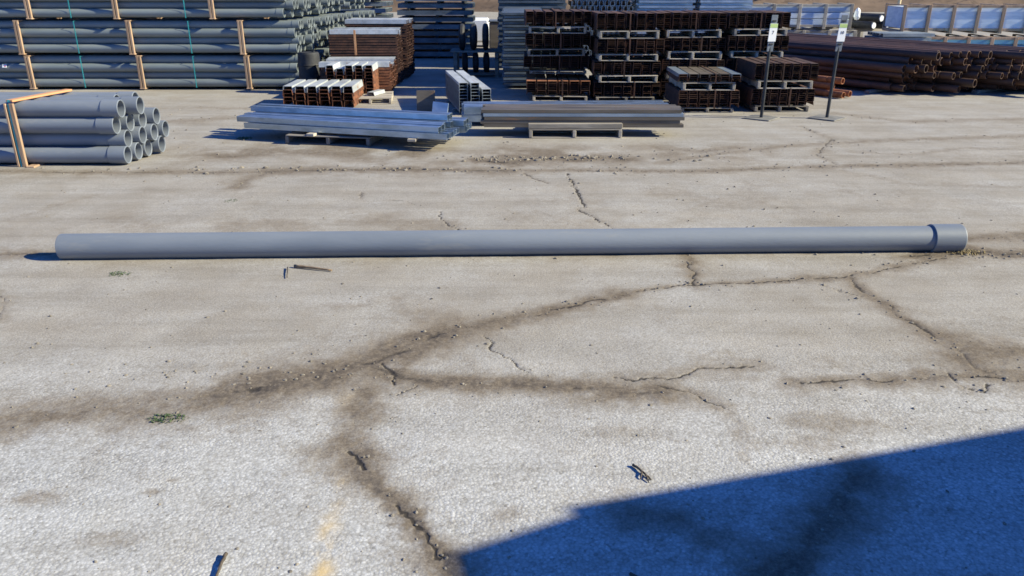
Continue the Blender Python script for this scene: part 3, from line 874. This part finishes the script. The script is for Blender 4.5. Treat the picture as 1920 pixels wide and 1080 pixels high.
# ------------------------------------------------------------------ sign stands
def text_mesh(s, size):
    cu = bpy.data.curves.new('txt', 'FONT')
    cu.body = s; cu.size = size; cu.align_x = 'CENTER'; cu.align_y = 'CENTER'; cu.extrude = .0008
    ob = bpy.data.objects.new('txt', cu)
    COL.objects.link(ob)
    bpy.context.view_layer.update()
    me = bpy.data.meshes.new_from_object(ob.evaluated_get(bpy.context.evaluated_depsgraph_get()))
    bpy.data.objects.remove(ob)
    me.materials.clear(); me.materials.append(MAT['ink'])
    return me

def sign_stand(label, x, y, rz, txt, tilt):
    t = thing('sign_stand', label, 'sign', (x, y, 0), rz, 'sign stands')
    board('base_plate', t, (0, 0, .008), (.36, .36, .012), 'base_plate', (0, 0, R(38)))
    m = MB(); m.lathe([(.014, .0), (.014, .021), (.95, .021), (.95, 0)], 14, 'Z')
    link('post', m.mesh('post', 'black'), t, (0, 0, 0), (0, tilt, 0))
    s = board('sign_back', t, (math.sin(tilt) * 1.05, -.028, 1.06), (.085, .008, .44), 'dark_plate', (R(4), tilt, 0))
    p = board('placard', s, (0, -.009, .01), (.105, .006, .215), 'white', (0, 0, 0), .001)
    board('header', p, (0, -.0045, .083), (.10, .002, .045), 'green', bev=0)
    link('lettering', text_mesh(txt, .06 if len(txt) == 1 else .052), p, (0, -.0045, 0), (R(90), 0, 0))
    for z in (-.13, .15):
        board('clip', s, (0, -.008, z), (.05, .01, .02), 'black')
sign_stand('left black sign stand with white green-topped card before the pallet stacks', 3.249, 10.53, R(12), '7', R(0.5))
sign_stand('right black sign stand with white green-topped card before the rusty pipes', 4.105, 10.53, R(8), '10', R(1.2))

# ------------------------------------------------------------------ pile of rusty pipes, right
def rusty_pile():
    rz = math.atan2(-.80, .60)
    kinds = []
    for r in (.048, .055, .064):
        for mt in ('rust_pipe', 'rust_bright'):
            m = MB(); L = 6.0
            m.lathe([(-L, r * .84), (-L, r), (-.003, r), (0, r * .97), (0, r * .84), (-.4, r * .83)], 18)
            m.lathe([(-.4, r * .83), (-L, r * .84)], 18)
            kinds.append((r, mt, m.mesh('rusty_pipe', mt)))
    layers = ['bottom layer', 'second lowest layer', 'third lowest layer', 'third highest layer', 'second highest layer', 'top layer']
    for row in range(6):
        x = 5.95 + .05 * row + random.uniform(-.05, .05)
        first = True
        while x < 9.6 - .12 * row:
            ri = random.choice((0, 1, 1, 2))
            r = kinds[ri * 2][0]
            y = 12.62 + .05 * row + random.uniform(-.06, .10) + (.30 if row < 2 else 0)
            u = random.random()
            if u < .10: y -= random.uniform(.2, .45)
            elif u < .22: y += random.uniform(.2, .5)
            z = .06 + row * .098 + random.uniform(-.006, .006) + .05
            lab = 'long brown rusty steel pipe in the %s of the pile at the right' % layers[row]
            thing('rusty_pipe', lab, 'pipe', (x, y, z), rz + R(random.uniform(-.7, .7)), 'rusty pipes in the pile at the right', kinds[ri * 2][2])
            x += (2 * r + .012) / .8
    lab2 = 'thin orange rusty pipe at the left foot of the dark pipe pile'
    for k, (x, y, z) in enumerate(((4.72, 12.72, .055), (4.86, 12.66, .055), (5.02, 12.35, .055), (4.80, 12.8, .15), (4.94, 12.6, .15), (5.16, 12.45, .06), (4.9, 12.75, .24), (5.06, 12.55, .24))):
        thing('rusty_pipe', lab2, 'pipe', (x, y, z), rz + R(random.uniform(-1.5, 1.5)), 'orange pipes at the foot of the pile', kinds[1][2])
    for k, (x, y) in enumerate(((6.9, 13.9), (8.6, 13.9))):
        t = thing('timber_bearer', 'dark timber bearer under the %s of the rusty pipe pile' % ('left half', 'right half')[k], 'timber', (x, y, 0), R(37))
        board('beam', t, (0, 0, .026), (3.2, .09, .05), 'pallet')
rusty_pile()

# ------------------------------------------------------------------ framed crates at the back right
def crate(label, x0, x1, y, z0, z1, dep, rz, nb, cover, wood='pale_pallet', ribs=3):
    t = thing('framed_crate', label, 'crate', ((x0 + x1) / 2, y + dep / 2, z0), rz, 'slatted crates at the back right')
    W = x1 - x0; H = z1 - z0
    for k in range(ribs):
        h = (H - .12) / ribs
        board('wrapped_panel', t, (0, 0, .08 + h * (k + .5)), (W - .06, dep - .08, h - .012), cover, bev=.01)
    for i in range(nb):
        x = -W / 2 + .04 + (W - .08) * i / (nb - 1)
        board('upright', t, (x, -dep / 2, H / 2), (.07, .022, H), wood)
        board('upright', t, (x, dep / 2, H / 2), (.07, .022, H), wood)
        board('cross_board', t, (x, 0, H - .01), (.07, dep - .03, .02), wood)
        board('skid', t, (x, 0, .03), (.08, dep - .03, .058), wood)
    for z in (.075, H - .03):
        board('rail', t, (0, -dep / 2 + .018, z), (W - .01, .014, .05), wood)
    return t
crate('upper white wrapped crate with pale slats behind the rusty pipes', 5.35, 7.75, 19.2, .62, 1.17, .9, R(-2), 5, 'white_wrap')
crate('lower white wrapped crate with pale slats just above the rusty pipes', 5.5, 7.9, 19.2, .04, .60, .9, R(-2), 5, 'white_wrap')
crate('upper grey-blue crate with brown slats at the right edge', 7.95, 11.9, 17.0, .66, 1.21, 1.0, R(-4), 9, 'white_wrap', 'wood', 1)
crate('lower blue crate with brown slats at the right edge', 8.2, 11.9, 16.6, .04, .62, 1.0, R(-4), 9, 'blue_sheet', 'wood', 4)
crate('another white crate beyond the right end of the blue crate', 5.4, 7.8, 20.6, .04, .58, .9, R(3), 5, 'white_wrap')

def sheet_stack(label, x0, x1, y, dep, z0, z1, pitch, mat, ends=False, rz=0.0, gap=0.35, bearers=True, part='channel_row', group='galvanised stacks in the shaded back rows'):
    t = thing('galvanised_stack', label, 'steel stack', ((x0 + x1) / 2, y + dep / 2, z0), rz, group)
    W = x1 - x0
    n = int((z1 - z0) / pitch)
    h = pitch * (1 - gap)
    m = MB()
    cw = .11
    if ends:
        nn = int(W / cw)
        for k in range(nn):
            m.channel(cw * .8, h, .008, dep, 'Y', lip=.02, up=True, c=(-W / 2 + cw * (k + .5), random.uniform(-.02, .02), 0))
    else:
        nn = int(dep / cw)
        for k in range(nn):
            m.channel(cw * .94, h, .008, W, 'X', c=(random.uniform(-.02, .02), -dep / 2 + cw * (k + .5), 0))
    me = m.mesh(part, mat)
    for i in range(n):
        link(part, me, t, (random.uniform(-.02, .02), random.uniform(-.012, .012), .05 + i * pitch), (0, 0, R(random.uniform(-.3, .3)) + (math.pi if i % 2 else 0)))
        if gap > .3:
            for s in (-.36, 0.02, .38):
                board('spacer', t, (W * s + random.uniform(-.05, .05), 0, .05 + i * pitch - pitch * gap / 2), (.07, dep * .98, pitch * gap * .9), 'black_rubber' if mat != 'zinc_top' else 'wood')
    return t
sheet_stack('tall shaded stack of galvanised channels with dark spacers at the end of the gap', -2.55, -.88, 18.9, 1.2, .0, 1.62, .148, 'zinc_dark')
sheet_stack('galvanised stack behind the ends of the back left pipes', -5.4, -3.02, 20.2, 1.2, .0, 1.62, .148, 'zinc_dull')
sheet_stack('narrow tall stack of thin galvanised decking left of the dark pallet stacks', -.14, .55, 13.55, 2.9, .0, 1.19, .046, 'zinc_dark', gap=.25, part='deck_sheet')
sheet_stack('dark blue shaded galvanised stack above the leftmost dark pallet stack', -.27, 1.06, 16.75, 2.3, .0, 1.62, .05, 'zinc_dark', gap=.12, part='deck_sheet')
sheet_stack('galvanised stack with open channel ends above the second dark pallet stack', 1.16, 2.44, 16.9, 1.2, .0, 1.62, .095, 'zinc', ends=True, gap=.12)
sheet_stack('blue lined galvanised stack above the third dark pallet stack', 2.53, 3.66, 17.0, 1.2, .0, 1.62, .05, 'zinc', gap=.12, part='deck_sheet')
sheet_stack('blue lined galvanised stack above the rightmost dark pallet stack', 3.80, 4.85, 17.05, 1.2, .0, 1.62, .05, 'zinc', gap=.12, part='deck_sheet')
sheet_stack('low ribbed galvanised bundle between the white and the blue crates', 7.15, 8.15, 16.2, .7, .0, .70, .075, 'zinc_dull', gap=.2)

# ------------------------------------------------------------------ black coils in the shaded gap
def coils():
    t = thing('coil_rack', 'dark timber rack carrying the black coils in the shaded gap', 'rack', (-.66, 15.5, 0))
    for x in (-.38, .38):
        for y in (-.3, .3):
            board('leg', t, (x, y, .22), (.07, .07, .44), 'pallet')
    for y in (-.3, -.1, .1, .3):
        board('shelf_board', t, (0, y, .455), (.95, .12, .025), 'pallet')
        board('shelf_board', t, (0, y, .05), (.68, .12, .02), 'pallet')
    m = MB()
    prof = [(-.055, .10), (-.055, .17), (-.045, .215), (-.02, .232), (.02, .232), (.045, .215), (.055, .17), (.055, .10), (-.055, .10)]
    m.lathe(prof, 32); me = m.mesh('black_coil', 'black_rubber')
    words = ['left', 'middle', 'right']
    for i, x in enumerate((-.92, -.71, -.49)):
        thing('black_coil', '%s of the three black coils standing on the dark rack' % words[i], 'coil', (x, 15.42 + .05 * i, .468 + .232 - .02 * (i == 2) * 0), R(random.uniform(-6, 6)), 'black coils on the rack', me)
    me2 = me
    for i, x in enumerate((-.88, -.68, -.48)):
        o = thing('black_coil', '%s of the three black coils inside the dark rack' % words[i], 'coil', (x, 15.5, .061 + .18), R(random.uniform(-6, 6)), 'black coils in the rack', me2)
        o.scale = (.95, .78, .78)
    t = thing('storage_box', 'white box seen through the gap above the black coils', 'box', (-.92, 22.5, 0), 0)
    board('body', t, (0, 0, .42), (.62, .7, .60), 'white', bev=.05)
    for x in (-.2, .2):
        board('skid', t, (x, 0, .06), (.1, .7, .12), 'pallet')
    t = thing('grey_bin', 'grey bin beside the white box in the gap', 'bin', (-.36, 21.5, 0), 0)
    board('body', t, (0, 0, .36), (.44, .6, .64), 'bronze', bev=.03)
    board('lid', t, (0, 0, .70), (.48, .64, .04), 'dark_plate', bev=.01)
    t = thing('black_barrel', 'black plastic barrel against the ends of the bottom grey pipes', 'barrel', (-3.20, 13.05, 0), 0)
    m = MB(); m.lathe([(0, 0), (0, .15), (.02, .165), (.2, .172), (.215, .178), (.23, .172), (.42, .172), (.435, .178), (.45, .172), (.60, .165), (.625, .15), (.625, 0)], 28, 'Z')
    link('drum', m.mesh('drum', 'black_rubber'), t)
    m = MB(); m.lathe([(.626, .03), (.645, .03), (.645, 0)], 12, 'Z'); link('bung', m.mesh('bung', 'black'), t, (.08, 0, 0))
    # black pipes with white ends beyond the crates
    m = MB(); r = .085
    m.lathe([(-3, r * .85), (-3, r), (0, r), (0, r * .85), (-.3, r * .85)], 20); me = m.mesh('barrel', 'black_rubber')
    m = MB(); m.lathe([(.001, .0), (.001, r * .8), (.02, r * .75), (.02, 0)], 20); cap = m.mesh('end_cap', 'white')
    for i, (x, z, a) in enumerate(((8.25, .70, -62), (8.6, .70, -66), (8.95, .72, -58), (8.45, .85, -64), (8.8, .86, -60))):
        t = thing('black_pipe', 'black pipe with a white end cap between the back right crates', 'pipe', (x, 19.2 + .1 * (i % 2), z), R(a), 'black capped pipes at the back right')
        link('barrel', me, t); link('end_cap', cap, t)
    t = thing('pipe_trestle', 'low timber trestle under the black capped pipes', 'trestle', (8.6, 20.0, 0), R(25))
    for y in (-.1, 1.0):
        board('bar', t, (0, y, .58), (1.6, .12, .08), 'pallet')
        for x in (-.7, .7):
            board('leg', t, (x, y, .27), (.1, .1, .54), 'pallet')
    t = thing('yellow_post', 'yellow and dark post standing before the brown hillside', 'post', (11.4, 25.0, 0), 0)
    m = MB(); m.lathe([(0, 0), (0, .05), (2.4, .05), (2.4, 0)], 14, 'Z'); link('post', m.mesh('post', 'yellow'), t)
    m = MB(); m.lathe([(.2, .0), (.2, .055), (.6, .055), (.6, 0)], 14, 'Z'); link('band', m.mesh('band', 'black'), t)
    for i, (x, dx) in enumerate(((7.75, .3), (7.72, .32))):
        t = thing('plastic_wrap', ('upper', 'lower')[i] + ' loose white plastic wrap at the end of the white crates', 'plastic wrap', (x + .22, 19.5, (.80, .25)[i]))
        m = MB()
        pr = [(0, 0), (.02, .05), (.08, .075), (.2, .06), (.26, .03), (.28, 0)]
        m.lathe(pr, 12, 'Z'); 
        m.v = [(a * (.7 + .5 * random.random()), b, c) for a, b, c in m.v]
        link('sheet', m.mesh('sheet', 'white'), t)
coils()

# ------------------------------------------------------------------ bare trees on the hillside
def bare_trees():
    spots = [(-3.4, 52), (-1.9, 49), (-.9, 55), (14, 50), (17.5, 47.5), (20, 54), (23.5, 49), (27, 52), (30, 48), (33.5, 55), (12, 57), (25.5, 58)]
    for i, (x, y) in enumerate(spots):
        q = (y - 46) / 60
        z = 22 * max(0, q) ** .85 - .4
        t = thing('bare_tree', 'bare brown winter tree on the hillside behind the yard', 'tree', (x, y, z), random.uniform(0, 6), 'bare trees on the hillside')
        m = MB()
        h = random.uniform(7, 10); pts = [(0, 0, 0)]
        for k in range(1, 7):
            pts.append((pts[-1][0] + random.uniform(-.15, .15), pts[-1][1] + random.uniform(-.15, .15), h * k / 6))
        m.sweep(pts, [.17 * (1 - k / 7.5) for k in range(7)], 8)
        link('trunk', m.mesh('trunk', 'bark'), t)
        m = MB()
        for k in range(26):
            zz = random.uniform(.5, .97) if k > 8 else random.uniform(.12, .5)
            j = int(zz * 6); p0 = Vector(pts[j]).lerp(Vector(pts[min(6, j + 1)]), zz * 6 - j)
            a = random.uniform(0, 6.28); l = h * .28 * (1.15 - zz) * random.uniform(.6, 1.3)
            p1 = p0 + Vector((math.cos(a) * l * .5, math.sin(a) * l * .5, l * .35)); p2 = p1 + Vector((math.cos(a + .4) * l * .5, math.sin(a + .4) * l * .5, l * .45))
            m.sweep([p0, p1, p2], [.05, .03, .008], 5)
            for e in range(3):
                b = a + random.uniform(-1.2, 1.2); p3 = p1.lerp(p2, random.random()); m.sweep([p3, p3 + Vector((math.cos(b) * l * .35, math.sin(b) * l * .35, l * .25))], [.018, .005], 4)
        link('crown', m.mesh('crown', 'bark'), t)
bare_trees()

# ------------------------------------------------------------------ small things on the paving
def stick(label, pts, rad, mat, extra=()):
    t = thing('stick', label, 'stick', pts[0])
    o = Vector(pts[0])
    def sub(p, r):
        q = []
        for a, b in zip(p[:-1], p[1:]):
            for k in range(4):
                f = Vector(a).lerp(Vector(b), k / 4)
                q.append(f - o + Vector((random.uniform(-.002, .002), random.uniform(-.002, .002), 0)))
        q.append(Vector(p[-1]) - o)
        n = len(q); m = MB(); m.sweep(q, [r * (1 - .5 * i / n) for i in range(n)], 7)
        return m
    link('stem', sub(pts, rad).mesh('stem', mat), t)
    for e in extra:
        link('side_twig', sub(e, rad * .7).mesh('side_twig', mat), t)
stick('thin brown stick lying just in front of the long grey pipe', [(-1.37, 4.75, .012), (-1.25, 4.715, .013), (-1.12, 4.675, .010)], .010, 'twig_light')
stick('short dark curved twig left of the thin brown stick', [(-1.41, 4.73, .010), (-1.385, 4.64, .012), (-1.365, 4.55, .008)], .0045, 'twig')
stick('dark forked twig lying above the blue shadow', [(.452, 2.545, .010), (.472, 2.51, .012), (.492, 2.478, .009), (.505, 2.455, .006)], .0055, 'twig', [[(.478, 2.502, .01), (.472, 2.475, .012), (.468, 2.458, .006)], [(.488, 2.484, .01), (.49, 2.46, .012), (.493, 2.438, .005)]])
stick('dark stub of a stick at the bottom edge', [(-.902, 2.05, .010), (-.900, 2.00, .012), (-.893, 1.90, .010)], .0065, 'twig')
stick('small dark chip of bark in the blue shadow', [(.36, 1.965, .006), (.385, 1.945, .006)], .006, 'twig')

def grit():
    """loose stones and crumbs along the joints, nobody could count them"""
    ico = bmesh.new(); bmesh.ops.create_icosphere(ico, subdivisions=1, radius=1)
    base_v = np.array([v.co for v in ico.verts]); base_f = np.array([[v.index for v in f.verts] for f in ico.faces]); ico.free()
    pos = []
    for pts, cw, dk, hw, hs in CRACKS:
        for (ax, ay), (bx, by) in zip(pts[:-1], pts[1:]):
            L = math.hypot(bx - ax, by - ay)
            for k in range(int(L * hs * 26 * (1.3 if dk > .6 else .7))):
                f = random.random(); s = random.gauss(0, hw * .8)
                nx, ny = -(by - ay) / (L + 1e-6), (bx - ax) / (L + 1e-6)
                pos.append((ax + (bx - ax) * f + nx * s, ay + (by - ay) * f + ny * s, random.choice((.002, .0025, .003, .004, .005, .007))))
    for k in range(750):
        y = 1.9 + 9 * random.random() ** 1.4
        pos.append((random.uniform(-1, 1) * (.6 * y + .5), y, random.choice((.002, .003, .004, .006))))
    for cx, cy, sx, sy, n in ((-.05, 8.0, .28, .06, 45), (.75, 8.05, .55, .07, 70), (-1.6, 7.55, 1.5, .06, 60), (3.25, 5.0, .3, .05, 60), (-1.2, 3.3, .35, .07, 60)):
        for k in range(n):
            pos.append((random.gauss(cx, sx), random.gauss(cy, sy), random.choice((.005, .007, .010, .013)) * (.55 if cy < 6 else 1)))
    V, Fc = [], []
    for i, (x, y, r) in enumerate(pos):
        if y < 1.5 or y > 13 : continue
        r *= 1 + .10 * y
        sc = np.array([random.uniform(.7, 1.3), random.uniform(.7, 1.3), random.uniform(.45, .8)]) * r
        jit = 1 + rng.uniform(-.22, .22, (len(base_v), 1))
        a = random.uniform(0, 6.28); c, s = math.cos(a), math.sin(a)
        v = base_v * jit * sc
        v = np.stack([v[:, 0] * c - v[:, 1] * s + x, v[:, 0] * s + v[:, 1] * c + y, v[:, 2] + r * .15], 1)
        Fc.append(base_f + len(V) * len(base_v)); V.append(v)
    V = np.concatenate(V); Fc = np.concatenate(Fc)
    me = bpy.data.meshes.new('grit'); me.from_pydata(V.tolist(), [], Fc.tolist()); me.materials.append(MAT['stone']); me.update()
    o = link('grit', me); o['kind'] = 'stuff'; o['label'] = 'loose grit and crumbs of stone along the joints of the paving'; o['category'] = 'grit'
grit()

def tuft(label, x, y, rx, ry, h, n, mat='weed'):
    m = MB()
    for k in range(n):
        a, q = random.uniform(0, 6.28), random.random() ** .6
        px, py = rx * q * math.cos(a), ry * q * math.sin(a)
        b = random.uniform(0, 6.28); l = h * random.uniform(.5, 1.2); w = .0035
        dx, dy = math.cos(b), math.sin(b)
        i = len(m.v)
        m.v += [(px - dy * w, py + dx * w, 0), (px + dy * w, py - dx * w, 0), (px + dx * l * .5 + dy * w, py + dy * l * .5 - dx * w, l * .7), (px + dx * l * .5 - dy * w, py + dy * l * .5 + dx * w, l * .7), (px + dx * l, py + dy * l, l * .75)]
        m.face((i, i + 1, i + 2, i + 3)); m.face((i + 3, i + 2, i + 4))
    t = thing('weed_tuft', label, 'weed', (x, y, -.004))
    link('leaves', m.mesh('leaves', mat), t)
tuft('green weed growing in the joint at the lower left', -1.43, 2.895, .085, .04, .014, 150)
tuft('small flat weed left, just in front of the long grey pipe', -2.418, 4.634, .07, .05, .012, 130)
tuft('small weed behind the long grey pipe at the left', -2.30, 6.36, .06, .06, .014, 120)
tuft('dry grass and leaves at the belled end of the long grey pipe', 3.02, 5.04, .13, .05, .022, 170, 'leaf')
tuft('small weed before the galvanised channel bundle', -3.05, 9.12, .09, .08, .02, 120)
